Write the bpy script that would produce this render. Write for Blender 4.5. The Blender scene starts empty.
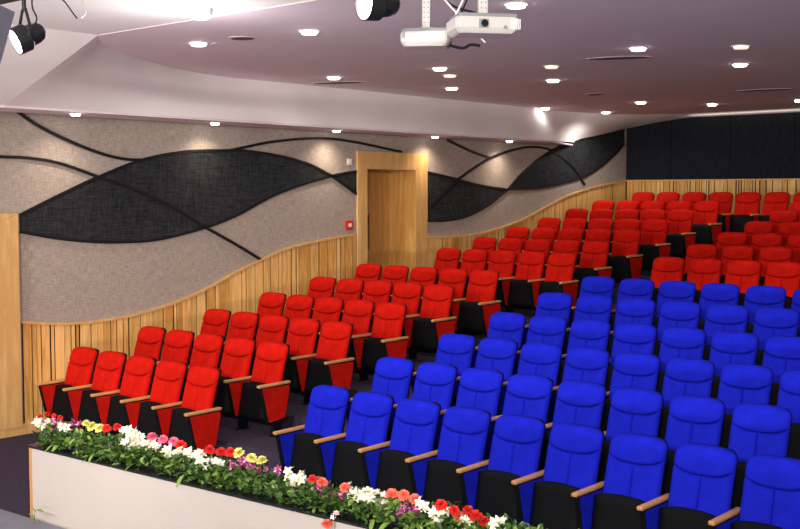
LP_MAIN = 40.; LP_SOF = 52.; LP_STAGE = 1350.; LP_GLOW = 30.; EXPO = 0.
LP_UP = 1150.; LP_COVE = 12.
P_BOX = (7.075, -5.04, 3.64); P_PROJ1 = (7.265, -2.33, 3.81); P_PROJ2 = (7.885, -2.58, 3.80); P_GLOW = (4.02, -1.47, 4.394)
ROWS = [(0.0, 0.006, -0.073, 0.006, 9), (0.95, 0.179, -0.015, 0.019, 8), (1.987, 0.326, 0.002, -0.004, 7), (2.961, 0.488, 0.022, -0.015, 7), (3.935, 0.656, 0.023, 0.005, 6), (4.997, 0.794, -0.035, -0.029, 5), (6.822, 0.976, 0.075, 0.008, 4), (7.929, 1.122, -0.01, -0.025, 3), (8.908, 1.278, -0.002, -0.01, 2), (9.896, 1.429, -0.008, -0.013, 2), (10.879, 1.591, -0.036, -0.009, 1), (11.69, 1.745, 0.069, 0, 0)]
WAVE_A = [(-0.639, 1.348), (-0.24, 1.295), (0.249, 1.265), (0.92, 1.298), (1.46, 1.381), (2.032, 1.521), (2.637, 1.745), (3.278, 1.958), (3.753, 2.079), (4.313, 2.157), (5.103, 2.235)]
WAVE_B = [(6.913, 2.139), (7.26, 2.13), (7.69, 2.13), (8.303, 2.157), (9.024, 2.257), (9.785, 2.419), (10.587, 2.661), (11.218, 2.836), (12.128, 3.001), (12.846, 3.087), (13.437, 3.134)]
LEAF1_UP = [(-0.616, 2.62), (-0.153, 2.826), (0.466, 3.081), (1.126, 3.309), (1.78, 3.43), (2.319, 3.467), (2.896, 3.476), (3.37, 3.44), (3.744, 3.39), (4.173, 3.303), (4.619, 3.144)]
LEAF1_LO = [(-0.621, 2.423), (-0.156, 2.334), (0.356, 2.274), (0.822, 2.254), (1.394, 2.275), (2.148, 2.41), (2.72, 2.573), (3.393, 2.84), (4.026, 3.018), (4.619, 3.144)]
LEAF2_UP = [(4.619, 3.144), (4.927, 3.194), (5.164, 3.221)]
LEAF2_LO = [(4.619, 3.144), (4.882, 3.016), (5.163, 2.869)]
LEAF3_UP = [(6.911, 3.233), (7.53, 3.149), (8.326, 3.029), (9.064, 2.96), (9.219, 2.955)]
LEAF3_LO = [(6.913, 2.417), (7.341, 2.41), (7.925, 2.466), (8.535, 2.64), (8.988, 2.851), (9.219, 2.955)]
LEAF4_UP = [(9.219, 2.961), (9.741, 3.299), (10.334, 3.593), (10.952, 3.813), (11.218, 3.898), (11.489, 3.927), (12.43, 4.064), (13.369, 4.216)]
LEAF4_LO = [(9.219, 2.955), (10.141, 2.975), (10.964, 3.072), (11.836, 3.222), (12.521, 3.464), (13.033, 3.714), (13.376, 3.922)]
LINE1 = [(-0.684, 3.876), (-0.376, 3.691), (0.055, 3.516), (0.508, 3.376), (0.842, 3.315), (1.126, 3.309)]
LINE2 = [(-1.218, 3.324), (-0.849, 3.302), (-0.503, 3.295), (-0.075, 3.239), (0.466, 3.081), (1.041, 2.911), (1.612, 2.689), (2.148, 2.417), (2.715, 2.151), (3.162, 1.924)]
LINE3 = [(2.64, 3.482), (2.981, 3.549), (3.372, 3.619), (3.959, 3.685), (4.547, 3.712), (5.165, 3.674), (5.735, 3.611), (6.246, 3.555)]
LINE4 = [(7.431, 3.793), (7.819, 3.686), (8.22, 3.593), (8.633, 3.518)]
LINE5 = [(6.938, 2.633), (7.097, 2.742), (7.724, 3.115), (8.323, 3.387), (8.798, 3.554), (9.353, 3.679), (9.932, 3.752), (10.536, 3.725), (11.063, 3.553), (11.5, 3.326), (11.839, 3.05)]
FLOWERS = [('red', 2.896, -2.398, 0.91), ('red', 3.022, -2.405, 0.945), ('red', 3.08, -2.372, 0.939), ('red', 3.204, -2.39, 0.94), ('red', 3.861, -2.366, 0.932), ('red', 3.958, -2.328, 0.95), ('red', 4.681, -2.24, 0.891), ('red', 5.027, -2.235, 0.905), ('red', 5.157, -2.232, 0.907), ('red', 5.324, -2.278, 0.943), ('red', 6.125, -2.206, 0.858), ('red', 7.263, -2.175, 0.879), ('red', 7.373, -2.18, 0.866), ('red', 7.486, -2.181, 0.885), ('red', 7.538, -2.168, 0.856), ('red', 7.547, -2.096, 0.81), ('pink', 4.341, -2.266, 0.91), ('pink', 4.479, -2.261, 0.913), ('pink', 4.609, -2.255, 0.915), ('coral', 6.245, -2.234, 0.863), ('coral', 6.446, -2.213, 0.858), ('coral', 6.832, -2.162, 0.868), ('coral', 6.924, -2.147, 0.877), ('coral', 7.006, -2.13, 0.863), ('coral', 7.358, -2.11, 0.806), ('yellow', 3.58, -2.378, 0.937), ('yellow', 3.588, -2.326, 0.905), ('yellow', 3.688, -2.314, 0.9), ('yellow', 5.383, -2.246, 0.939), ('yellow', 5.55, -2.271, 0.932), ('yellow', 5.627, -2.237, 0.917), ('purple', 3.169, -2.399, 0.911), ('purple', 3.274, -2.309, 0.889), ('purple', 3.383, -2.31, 0.874), ('purple', 3.067, -2.358, 0.789), ('purple', 5.351, -2.268, 0.86), ('purple', 5.37, -2.207, 0.87), ('purple', 5.533, -2.232, 0.867), ('purple', 5.426, -2.206, 0.868), ('purple', 5.634, -2.199, 0.836), ('purple', 5.786, -2.226, 0.858), ('purple', 6.205, -2.214, 0.809), ('purple', 6.253, -2.193, 0.792), ('purple', 6.325, -2.207, 0.787), ('purple', 6.423, -2.229, 0.802), ('purple', 6.308, -2.22, 0.751), ('purple', 6.824, -2.144, 0.789), ('purple', 6.949, -2.214, 0.793), ('purple', 6.99, -2.212, 0.827), ('purple', 6.983, -2.154, 0.78), ('purple', 6.937, -2.191, 0.753), ('purple', 7.045, -2.16, 0.786), ('purple', 6.879, -2.175, 0.751), ('white', 2.893, -2.387, 0.854), ('white', 2.928, -2.32, 0.858), ('white', 3.268, -2.383, 0.878), ('white', 4.068, -2.321, 0.945), ('white', 4.146, -2.338, 0.926), ('white', 4.152, -2.295, 0.887), ('white', 4.251, -2.326, 0.939), ('white', 4.271, -2.317, 0.888), ('white', 4.046, -2.289, 0.829), ('white', 4.331, -2.317, 0.86), ('white', 4.161, -2.302, 0.816), ('white', 4.393, -2.256, 0.859), ('white', 4.662, -2.323, 0.866), ('white', 4.797, -2.32, 0.875), ('white', 4.892, -2.298, 0.886), ('white', 4.804, -2.249, 0.816), ('white', 4.938, -2.258, 0.873), ('white', 4.993, -2.293, 0.846), ('white', 5.05, -2.28, 0.814), ('white', 5.179, -2.289, 0.847), ('white', 5.921, -2.224, 0.863), ('white', 6.021, -2.261, 0.855), ('white', 6.024, -2.195, 0.853), ('white', 6.024, -2.175, 0.799), ('white', 6.047, -2.168, 0.776), ('white', 5.971, -2.194, 0.801), ('white', 6.459, -2.147, 0.827), ('white', 6.589, -2.235, 0.847), ('white', 6.627, -2.206, 0.827), ('white', 6.602, -2.139, 0.846), ('white', 6.689, -2.154, 0.834), ('white', 6.695, -2.19, 0.811), ('white', 6.727, -2.135, 0.824), ('white', 6.772, -2.165, 0.797), ('white', 6.694, -2.149, 0.779), ('white', 7.125, -2.18, 0.865), ('white', 7.238, -2.185, 0.835), ('white', 7.27, -2.158, 0.835), ('white', 7.274, -2.189, 0.81), ('white', 7.458, -2.155, 0.812), ('white', 7.376, -2.101, 0.765), ('white', 7.723, -2.147, 0.843), ('white', 7.71, -2.18, 0.829), ('pink2', 6.496, -2.371, 0.728), ('red2', 6.436, -2.374, 0.635)]
DOWN = [(2.28, -0.1), (3.78, 0.06), (0.93, 3.29), (2.7, 3.39), (1.14, 5.58), (6.2, 0.11), (2.94, 5.58), (5.55, 3.3), (5.73, 5.46), (1.99, 9.73), (2.72, 10.94), (-0.01, 9.77), (4.21, 11.13), (0.3, 11.4)]
DIM = [(2.27, 4.13), (3.88, 4.13), (6.46, 3.88)]
VENT = [(0.06, 3.72, 0.83, 4.01), (4.59, 3.79, 5.29, 4.08), (4.12, 8.85, 4.93, 9.01), (-0.91, 8.98, -0.33, 9.18), (2.06, 7.97, 2.37, 7.76), (2.78, -0.07, 3.04, -0.03)]

PITCH = [(0.572, -0.104, 0.559, 0.013), (0.57, -0.039, 0.562, 0.008), (0.562, -0.004, 0.557, 0.004), (0.556, 0.03, 0.559, -0.013), (0.55, 0.045, 0.562, -0.004), (0.555, -0.021, 0.565, -0.041), (0.555, 0.088, 0.56, 0.007), (0.556, -0.001, 0.568, -0.034), (0.555, 0.007, 0.56, -0.01), (0.548, 0.018, 0.56, -0.013), (0.548, -0.01, 0.56, -0.009), (0.55, 0.088, 0.56, 0)]

import bpy, bmesh, math, random
from mathutils import Vector, Matrix
C = bpy.context.scene.collection
R = math.radians
rnd = random.Random(11)

# ------------------------------------------------------------------ materials
def new_mat(name):
    m = bpy.data.materials.new(name); m.use_nodes = True
    nt = m.node_tree; b = nt.nodes['Principled BSDF']
    return m, nt, b
def simple(name, col, rough=.6, metal=0., spec=.5, bump=0., bscale=200., var=0., vscale=6., sheen=0.):
    m, nt, b = new_mat(name)
    b.inputs['Base Color'].default_value = (*col, 1); b.inputs['Roughness'].default_value = rough
    b.inputs['Metallic'].default_value = metal; b.inputs['Specular IOR Level'].default_value = spec
    if sheen:
        b.inputs['Sheen Weight'].default_value = sheen; b.inputs['Sheen Roughness'].default_value = .4
        b.inputs['Sheen Tint'].default_value = (min(1, col[0]*2+.05), min(1, col[1]*2+.05), min(1, col[2]*2+.05), 1)
    tc = nt.nodes.new('ShaderNodeTexCoord')
    if var:
        n = nt.nodes.new('ShaderNodeTexNoise'); n.inputs['Scale'].default_value = vscale; n.inputs['Detail'].default_value = 4
        r = nt.nodes.new('ShaderNodeValToRGB')
        r.color_ramp.elements[0].position = .3; r.color_ramp.elements[1].position = .7
        r.color_ramp.elements[0].color = (*[c*(1-var) for c in col], 1)
        r.color_ramp.elements[1].color = (*[min(1, c*(1+var)) for c in col], 1)
        nt.links.new(tc.outputs['Object'], n.inputs['Vector']); nt.links.new(n.outputs['Fac'], r.inputs['Fac'])
        nt.links.new(r.outputs['Color'], b.inputs['Base Color'])
    if bump:
        n = nt.nodes.new('ShaderNodeTexNoise'); n.inputs['Scale'].default_value = bscale; n.inputs['Detail'].default_value = 3
        bp = nt.nodes.new('ShaderNodeBump'); bp.inputs['Strength'].default_value = bump; bp.inputs['Distance'].default_value = .004
        nt.links.new(tc.outputs['Object'], n.inputs['Vector']); nt.links.new(n.outputs['Fac'], bp.inputs['Height'])
        nt.links.new(bp.outputs['Normal'], b.inputs['Normal'])
    return m
def emit(name, col, s):
    m, nt, b = new_mat(name)
    b.inputs['Base Color'].default_value = (.9, .9, .9, 1)
    b.inputs['Emission Color'].default_value = (*col, 1); b.inputs['Emission Strength'].default_value = s
    return m
def wood(name, c1, c2, grain=(14, 14, 1.2), rough=.42):
    m, nt, b = new_mat(name); L = nt.links.new
    tc = nt.nodes.new('ShaderNodeTexCoord'); mp = nt.nodes.new('ShaderNodeMapping')
    mp.inputs['Scale'].default_value = grain
    at = nt.nodes.new('ShaderNodeAttribute'); at.attribute_name = 'plank'
    ad = nt.nodes.new('ShaderNodeVectorMath'); ad.operation = 'MULTIPLY_ADD'
    ad.inputs[1].default_value = (7, 13, 5)
    n = nt.nodes.new('ShaderNodeTexNoise'); n.inputs['Scale'].default_value = 2.; n.inputs['Detail'].default_value = 6; n.inputs['Distortion'].default_value = .6
    r = nt.nodes.new('ShaderNodeValToRGB'); r.color_ramp.elements[0].position = .3; r.color_ramp.elements[1].position = .72
    r.color_ramp.elements[0].color = (*c1, 1); r.color_ramp.elements[1].color = (*c2, 1)
    L(tc.outputs['Object'], mp.inputs['Vector']); L(at.outputs['Vector'], ad.inputs[0]); L(mp.outputs['Vector'], ad.inputs[2]); L(ad.outputs[0], n.inputs['Vector'])
    mix = nt.nodes.new('ShaderNodeMath'); mix.operation = 'MULTIPLY_ADD'; mix.inputs[1].default_value = .35
    sub = nt.nodes.new('ShaderNodeMath'); sub.operation = 'SUBTRACT'; sub.inputs[1].default_value = .17
    L(at.outputs['Fac'], mix.inputs[0]); L(n.outputs['Fac'], mix.inputs[2]); L(mix.outputs[0], sub.inputs[0])
    L(sub.outputs[0], r.inputs['Fac']); L(r.outputs['Color'], b.inputs['Base Color'])
    b.inputs['Roughness'].default_value = rough
    return m
def weave(name, c1, c2, rough=.95, scale=55):
    m, nt, b = new_mat(name); L = nt.links.new
    tc = nt.nodes.new('ShaderNodeTexCoord')
    outs = []
    for sc in ((scale, scale*.9, scale*.12), (scale, scale*.12, scale)):
        mp = nt.nodes.new('ShaderNodeMapping'); mp.inputs['Scale'].default_value = sc
        n = nt.nodes.new('ShaderNodeTexNoise'); n.inputs['Scale'].default_value = 1.; n.inputs['Detail'].default_value = 3
        L(tc.outputs['Object'], mp.inputs['Vector']); L(mp.outputs['Vector'], n.inputs['Vector']); outs.append(n.outputs['Fac'])
    a = nt.nodes.new('ShaderNodeMath'); a.operation = 'ADD'; L(outs[0], a.inputs[0]); L(outs[1], a.inputs[1])
    h = nt.nodes.new('ShaderNodeMath'); h.operation = 'MULTIPLY'; h.inputs[1].default_value = .5; L(a.outputs[0], h.inputs[0])
    r = nt.nodes.new('ShaderNodeValToRGB'); r.color_ramp.elements[0].position = .36; r.color_ramp.elements[1].position = .64
    r.color_ramp.elements[0].color = (*c1, 1); r.color_ramp.elements[1].color = (*c2, 1)
    L(h.outputs[0], r.inputs['Fac']); L(r.outputs['Color'], b.inputs['Base Color'])
    bp = nt.nodes.new('ShaderNodeBump'); bp.inputs['Strength'].default_value = .3; bp.inputs['Distance'].default_value = .004
    L(h.outputs[0], bp.inputs['Height']); L(bp.outputs['Normal'], b.inputs['Normal'])
    b.inputs['Roughness'].default_value = rough; b.inputs['Specular IOR Level'].default_value = .1
    return m
M = dict(
    red=simple('red_fabric', (.52, .009, .004), .9, spec=.06, bump=.35, bscale=260, var=.14, vscale=9),
    blue=simple('blue_fabric', (.010, .016, .50), .9, spec=.06, bump=.35, bscale=260, var=.14, vscale=9),
    black=simple('black_plastic', (.0035, .0035, .005), .7, spec=.12, bump=.1, bscale=120),
    metal=simple('black_steel', (.015, .015, .017), .4, metal=.3),
    arm=wood('armrest_wood', (.58, .28, .10), (.80, .46, .19), (30, 3, 30), .35),
    plank=wood('oak_planks', (.58, .28, .065), (.90, .54, .19), (10, 10, 1.0), .45),
    oak=wood('oak_frame', (.62, .345, .12), (.86, .56, .25), (6, 6, .9), .4),
    door=wood('oak_door', (.50, .25, .07), (.74, .42, .14), (9, 9, .7), .4),
    handle=simple('dark_wood', (.16, .07, .03), .4),
    slot=simple('slot_dark', (.10, .06, .065), .8),
    gap=simple('dark_gap', (.012, .007, .004), .9),
    wall=weave('beige_wall_fabric', (.27, .218, .182), (.44, .363, .308), scale=80),
    leaf=weave('charcoal_fabric', (.010, .011, .012), (.035, .037, .040)),
    rearpanel=weave('black_fabric', (.007, .008, .011), (.018, .020, .026)),
    strip=simple('black_strip', (.006, .006, .006), .5),
    ceiling=simple('ceiling_paint', (.74, .60, .64), .75, var=.03, vscale=1.2),  # mauve cast of red bounce light is put into this base colour
    white=simple('bulkhead_paint', (.88, .81, .79), .7, var=.02, vscale=1.),
    carpet=simple('carpet', (.052, .040, .064), .98, spec=.05, bump=.6, bscale=180, var=.35, vscale=40),
    deck=simple('grey_deck', (.16, .18, .23), .5, var=.1, vscale=5),
    panel=simple('planter_white', (.40, .345, .315), .35, var=.02, vscale=3),
    edge=wood('planter_edge', (.42, .18, .06), (.58, .28, .10), (12, 12, 1)),
    ledge=simple('black_ledge', (.012, .012, .014), .18),
    leafg=None,
    stem=simple('stem_green', (.05, .13, .02), .6),
    lamp=emit('lamp_glow', (1., .97, .95), 12.),
    dim=emit('dim_lamp_glow', (1., .74, .52), 1.0),
    par=emit('stage_lamp_glow', (.93, .95, 1.), 25.),
    ring=simple('lamp_ring', (.8, .76, .75), .4),
    projw=simple('projector_white', (.46, .415, .40), .4),
    projg=simple('projector_grey', (.18, .18, .19), .5),
    lens=simple('lens_glass', (.01, .012, .02), .05, spec=1.),
    pole=simple('pole_white', (.5, .47, .45), .4),
    cable_w=simple('cable_pale', (.75, .66, .62), .5),
    steel=simple('grey_steel', (.30, .34, .42), .35, metal=.2),
    alarm=simple('alarm_red', (.65, .02, .01), .35),
    plate=simple('switch_plate', (.75, .72, .68), .4),
)
def leafmat():
    m, nt, b = new_mat('foliage_green'); L = nt.links.new
    at = nt.nodes.new('ShaderNodeAttribute'); at.attribute_name = 'plank'
    r = nt.nodes.new('ShaderNodeValToRGB')
    r.color_ramp.elements[0].color = (.010, .032, .006, 1); r.color_ramp.elements[1].color = (.20, .30, .05, 1)
    e = r.color_ramp.elements.new(.6); e.color = (.05, .115, .016, 1)
    L(at.outputs['Fac'], r.inputs['Fac']); L(r.outputs['Color'], b.inputs['Base Color'])
    b.inputs['Roughness'].default_value = .45
    return m
M['leafg'] = leafmat()
PET = {k: simple('petal_' + k, c, .6, var=.12, vscale=30) for k, c in dict(
    red=(.72, .025, .015), darkred=(.40, .008, .02), pink=(.85, .16, .28), coral=(.90, .16, .11), yellow=(.80, .76, .22),
    purple=(.27, .015, .12), mauve=(.75, .32, .52), white=(.88, .85, .74), cream=(.88, .80, .52)).items()}

# ------------------------------------------------------------------ helpers
def obj(name, bm, mats, parent=None, smooth=False, loc=None):
    me = bpy.data.meshes.new(name); bm.normal_update(); bm.to_mesh(me); bm.free()
    for m in (mats if isinstance(mats, (list, tuple)) else [mats]): me.materials.append(m)
    if smooth:
        for p in me.polygons: p.use_smooth = True
    o = bpy.data.objects.new(name, me); C.objects.link(o)
    if loc is not None: o.location = loc
    if parent is not None: o.parent = parent
    return o
def tag(o, label, cat, group=None, kind=None):
    o['label'] = label; o['category'] = cat
    if group: o['group'] = group
    if kind: o['kind'] = kind
    return o
def struct(name, bm, mats, label=None, cat=None, smooth=False, parent=None):
    o = obj(name, bm, mats, parent, smooth)
    if parent is None:
        o['kind'] = 'structure'
        if label: o['label'] = label; o['category'] = cat
    return o
def empty(name, loc, rot=(0, 0, 0)):
    o = bpy.data.objects.new(name, None); C.objects.link(o); o.location = loc; o.rotation_euler = rot
    o.empty_display_size = .1
    return o
def box(bm, lo, hi, bev=0., mat=0, mtx=None):
    r = bmesh.ops.create_cube(bm, size=1)
    vs = r['verts']
    for v in vs:
        v.co = Vector([lo[k] + (v.co[k] + .5)*(hi[k]-lo[k]) for k in range(3)])
    fs = list({f for v in vs for f in v.link_faces})
    for f in fs: f.material_index = mat
    if bev:
        es = list({e for v in vs for e in v.link_edges})
        r2 = bmesh.ops.bevel(bm, geom=es, offset=bev, segments=2, affect='EDGES', profile=.6)
        vs = list({v for f in r2['faces'] for v in f.verts} | {v for v in vs if v.is_valid})
    if mtx: bmesh.ops.transform(bm, matrix=mtx, verts=[v for v in vs if v.is_valid])
    return vs
def cyl(bm, a, b, r1, r2=None, seg=16, mat=0, caps=True):
    a = Vector(a); b = Vector(b); r2 = r1 if r2 is None else r2
    d = (b-a); q = d.to_track_quat('Z', 'Y').to_matrix().to_4x4()
    mt = Matrix.Translation((a+b)/2) @ q
    r = bmesh.ops.create_cone(bm, cap_ends=caps, segments=seg, radius1=r1, radius2=r2, depth=d.length, matrix=mt)
    for f in {f for v in r['verts'] for f in v.link_faces}: f.material_index = mat
def tube(bm, pts, r, seg=8, mat=0):
    pts = [Vector(p) for p in pts]; rings = []
    for i, p in enumerate(pts):
        t = (pts[min(i+1, len(pts)-1)] - pts[max(i-1, 0)]).normalized()
        up = Vector((0, 0, 1)) if abs(t.z) < .95 else Vector((1, 0, 0))
        s = t.cross(up).normalized(); u = s.cross(t)
        rings.append([bm.verts.new(p + r*(math.cos(2*math.pi*k/seg)*s + math.sin(2*math.pi*k/seg)*u)) for k in range(seg)])
    for A, B_ in zip(rings, rings[1:]):
        for k in range(seg):
            f = bm.faces.new((A[k], A[(k+1) % seg], B_[(k+1) % seg], B_[k])); f.material_index = mat
    bm.faces.new(rings[0][::-1]); bm.faces.new(rings[-1])
def catmull(pts, n=8):
    P = [Vector(p) for p in pts]; P = [2*P[0]-P[1]] + P + [2*P[-1]-P[-2]]; out = []
    for i in range(1, len(P)-2):
        for k in range(n):
            t = k/n; a, b, c, d = P[i-1:i+3]
            out.append(.5*((2*b) + (c-a)*t + (2*a-5*b+4*c-d)*t*t + (3*b-a-3*c+d)*t**3))
    out.append(P[-2]); return out
def interp(poly, y):
    for a, b in zip(poly, poly[1:]):
        if a[0] <= y <= b[0]: return a[1] + (b[1]-a[1])*(y-a[0])/max(1e-9, b[0]-a[0])
    return poly[0][1] if y < poly[0][0] else poly[-1][1]
def prism(bm, poly, axis_lo, axis_hi, axis='X', mat=0):
    """poly: list of (a,b); extruded along axis. X -> (y,z); Y -> (x,z); Z -> (x,y)"""
    def mk(t, q):
        return {'X': (t, q[0], q[1]), 'Y': (q[0], t, q[1]), 'Z': (q[0], q[1], t)}[axis]
    A = [bm.verts.new(mk(axis_lo, q)) for q in poly]; B_ = [bm.verts.new(mk(axis_hi, q)) for q in poly]
    fs = [bm.faces.new(A), bm.faces.new(B_[::-1])]
    n = len(poly)
    for k in range(n): fs.append(bm.faces.new((A[k], B_[k], B_[(k+1) % n], A[(k+1) % n])))
    for f in fs: f.material_index = mat
    bmesh.ops.recalc_face_normals(bm, faces=fs)
    return A + B_

# ------------------------------------------------------------------ camera
CAM = Vector((11.7374, -7.6743, 2.8673))
cd = bpy.data.cameras.new('camera'); cam = bpy.data.objects.new('camera', cd); C.objects.link(cam)
cam.location = CAM; cam.rotation_euler = (math.pi/2 - .0625, 0, .72)
cd.sensor_width = 36; cd.lens = 1125.14/800*36; cd.clip_end = 200
bpy.context.scene.camera = cam

# ------------------------------------------------------------------ room
WX, WY, XR, YS, ZC = -.45, 13.5, 20., -14., 4.45
plat = [(r[0], r[1]) for r in ROWS] + [(12.62, 1.907)]
prof = [(YS, -.3), (YS, 0.)]
z = 0.
for i in range(1, 13):
    y, zz = plat[i]
    yb = plat[i-1][0] + .17 if i != 6 else 5.25
    prof += [(yb, z), (yb, zz)]; z = zz
prof += [(WY+.2, z), (WY+.2, -.3)]
bm = bmesh.new(); prism(bm, prof, WX-1., XR, 'X'); struct('floor', bm, M['carpet'], 'dark purple carpeted floor rising in shallow tiers', 'floor')
# step nosings
# walls (left wall has the two door openings)
D2 = (5.40, 6.59, .79, 3.264)      # opening y0,y1,z0,z1
bm = bmesh.new()
def quadbox(lo, hi, mat=0): box(bm, lo, hi, mat=mat)
quadbox((WX-.15, YS, 0), (WX, -3.2, 4.7)); quadbox((WX-.15, -1.45, 0), (WX, D2[0]-.02, 4.7)); quadbox((WX-.15, -3.2, 2.3), (WX, -1.45, 4.7))
quadbox((WX-.15, D2[0]-.02, D2[3]+.02), (WX, D2[1]+.02, 4.7)); quadbox((WX-.15, D2[1]+.02, 0), (WX, WY+.15, 4.7)); quadbox((WX-.15, D2[0]-.02, 0), (WX, D2[1]+.02, D2[2]))
struct('wall_left', bm, M['wall'], 'side wall covered in beige woven fabric above oak planks', 'wall')
bm = bmesh.new(); box(bm, (WX, WY, 0), (XR, WY+.15, 4.7)); struct('wall_back', bm, M['rearpanel'], 'back wall behind the last row, black fabric above oak planks', 'wall')
bm = bmesh.new(); box(bm, (XR, YS, 0), (XR+.15, WY+.15, 4.9)); struct('wall_right', bm, M['wall'])
bm = bmesh.new(); box(bm, (WX-.15, YS-.15, 0), (XR+.15, YS, 4.9)); struct('wall_front', bm, M['rearpanel'])

# ceiling: main part (z 4.45) outline follows the curved bulkhead; stage part 0.13 higher
UP = [(-1.12, 2.0), (-.6, 1.33), (0.1, .82), (.9, .36), (1.7, -.02), (2.4, -.17), (3.1, -.17), (3.7, -.17), (4.6, -.17), (6., -.17), (8., -.17), (9.5, -.17), (11., -.16), (12., .12), (12.6, .9), (12.82, 2.2), (12.9, 3.4), (12.9, 4.6)]
up = [(v.x, v.y) for v in catmull([(a, b, 0) for a, b in UP], 6)]
bm = bmesh.new()
poly = [(x, y) for y, x in up] + [(XR, 12.9), (XR, -1.12)]
prism(bm, poly, ZC, ZC+.004, 'Z'); 
struct('ceiling', bm, M['ceiling'], 'ceiling with recessed downlights, the mauve of bounced red light put into its colour', 'ceiling')
bm = bmesh.new(); box(bm, (WX-.15, YS, ZC+.004), (XR, -1.0, ZC+.3)); struct('ceiling_stage', bm, M['white'], 'ceiling area over the stage at the top left, stage light put into its colour', 'ceiling')  # paler colour stands in for stage light falling on this ceiling
bm = bmesh.new(); box(bm, (WX-.15, -1.0, ZC+.005), (XR, WY+.15, ZC+.2)); struct('ceiling_slab', bm, M['ceiling'])
# bulkhead: underside at z=3.86 (wall -> X=-.2), nosing, then face to the ceiling curve
bm = bmesh.new()
lowY = [a for a, b in up]
def low_edge(y, t):
    # lower edge of the face in 3D as parameter along the upper curve
    return None
# lower edge points paired with the upper curve points
LOW = []
Ymax = 11.49
cor = [(WX, 11.49, 3.90), (WX, 12.43, 4.06), (WX, 13.48, 4.25), (.33, 13.48, 4.36), (1.0, 13.48, 4.42), (3.2, 13.48, 4.42), (4.6, 13.48, 4.42)]
for y, x in up:
    if y <= 9.1: LOW.append((.15, y, 3.85))
n0 = len(LOW); nrest = len(up) - n0
last = LOW[-1]
path = [Vector(last), Vector((.15, 9.7, 3.85)), Vector((WX+.01, 11.46, 3.885))] + [Vector(c) for c in cor]
Ls = [0.]
for a, b in zip(path, path[1:]): Ls.append(Ls[-1] + (b-a).length)
for k in range(1, nrest+1):
    s = Ls[-1]*k/nrest
    for j in range(len(path)-1):
        if Ls[j] <= s <= Ls[j+1] + 1e-6:
            LOW.append(tuple(path[j].lerp(path[j+1], (s-Ls[j])/(Ls[j+1]-Ls[j])))); break
A = [bm.verts.new(p) for p in LOW]; Bv = [bm.verts.new((x, y, ZC+.01)) for y, x in up]
NS = 6; cols = []
for p, (y, x) in zip(LOW, up):
    cc = []
    for k in range(NS+1):
        t = k/NS; w = t + .0*math.sin(math.pi*t)
        cc.append(bm.verts.new((p[0]+(x-p[0])*w, p[1]+(y-p[1])*w, p[2]+(ZC+.01-p[2])*t)))
    cols.append(cc)
for v in A + Bv: bm.verts.remove(v)
for a, b in zip(cols, cols[1:]):
    for k in range(NS): bm.faces.new((a[k], b[k], b[k+1], a[k+1]))
bmesh.ops.recalc_face_normals(bm, faces=bm.faces[:])
bh = struct('trim_1', bm, M['white'], 'smooth white curved bulkhead running along the top of the side wall', 'bulkhead', smooth=True)
# stage-side continuation of the bulkhead face
bm = bmesh.new()
prism(bm, [(WX, 3.825), (.15, 3.825), (.15, 3.85), (2.0, ZC+.01), (2.02, ZC+.012), (WX, ZC+.012)], YS, -1.12, 'Y'); struct('trim_2', bm, M['white'])
bm = bmesh.new(); prism(bm, [(WX, -1.12), (.15, -1.12), (.15, 9.7), (WX, 11.44)], 3.825, 3.853, 'Z')
struct('trim_3', bm, M['ceiling'], 'narrow underside of the white bulkhead with small downlights', 'soffit')
bm = bmesh.new(); prism(bm, [(WY, 4.40), (12.88, ZC+.001), (12.88, ZC+.003), (WY, ZC+.003)], 3.6, XR, 'X'); struct('trim_4', bm, M['white'], 'pale cove strip where the ceiling meets the back wall', 'cove')

# ---- oak plank wainscot
def planks(name, y0, y1, topf, along='Y', seed=1, label=None, zb=0.):
    rr = random.Random(seed); bm = bmesh.new(); lay = bm.faces.layers.float.new('plank_f'); recs = []
    y = y0
    while y < y1 - .01:
        w = rr.choice([.055, .07, .10, .13, .17, .19, .09, .06]); e = min(y + w, y1)
        g = .026 if rr.random() < .6 else .008
        a, b = y + g/2, e - g/2
        if b - a > .008:
            n0 = len(bm.faces)
            if along == 'Y': pl = [(a, zb), (b, zb), (b, topf(b)), (a, topf(a))]; prism(bm, pl, WX+.006, WX+.016, 'X')
            else: pl = [(a, zb), (b, zb), (b, topf(b)), (a, topf(a))]; prism(bm, pl, WY-.016, WY-.006, 'Y')
            bm.faces.ensure_lookup_table(); recs.append((n0, len(bm.faces), rr.random()))
        y = e
    n0 = len(bm.faces)
    ys = [y0 + (y1-y0)*k/60 for k in range(61)]
    for a, b in zip(ys, ys[1:]):
        pl = [(a, zb), (b, zb), (b, topf(b)-.005), (a, topf(a)-.005)]
        if along == 'Y': prism(bm, pl, WX+.001, WX+.007, 'X', mat=1)
        else: prism(bm, pl, WY-.007, WY-.001, 'Y', mat=1)
    bm.faces.layers.float.remove(lay)
    o = struct(name, bm, [M['plank'], M['gap']], label, 'wainscot')
    at = o.data.attributes.new('plank', 'FLOAT', 'FACE')
    for a, b, v in recs:
        for k in range(a, b): at.data[k].value = v
    return o
wa = [(v.x, v.y) for v in catmull([(a, b, 0) for a, b in WAVE_A], 6)]
wb = [(v.x, v.y) for v in catmull([(a, b, 0) for a, b in WAVE_B], 6)]
planks('trim_5', -.62, 5.18, lambda y: interp(wa, y), seed=3, label='oak plank wainscot with wavy top between portal and door')
planks('trim_6', 6.89, 13.47, lambda y: interp(wb, y), seed=5, label='oak plank wainscot with wavy top right of the door')
planks('trim_7', WX+.03, XR, lambda y: 3.145, along='X', seed=9, label='oak plank wainscot along the back wall behind the last row', zb=1.9)
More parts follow.
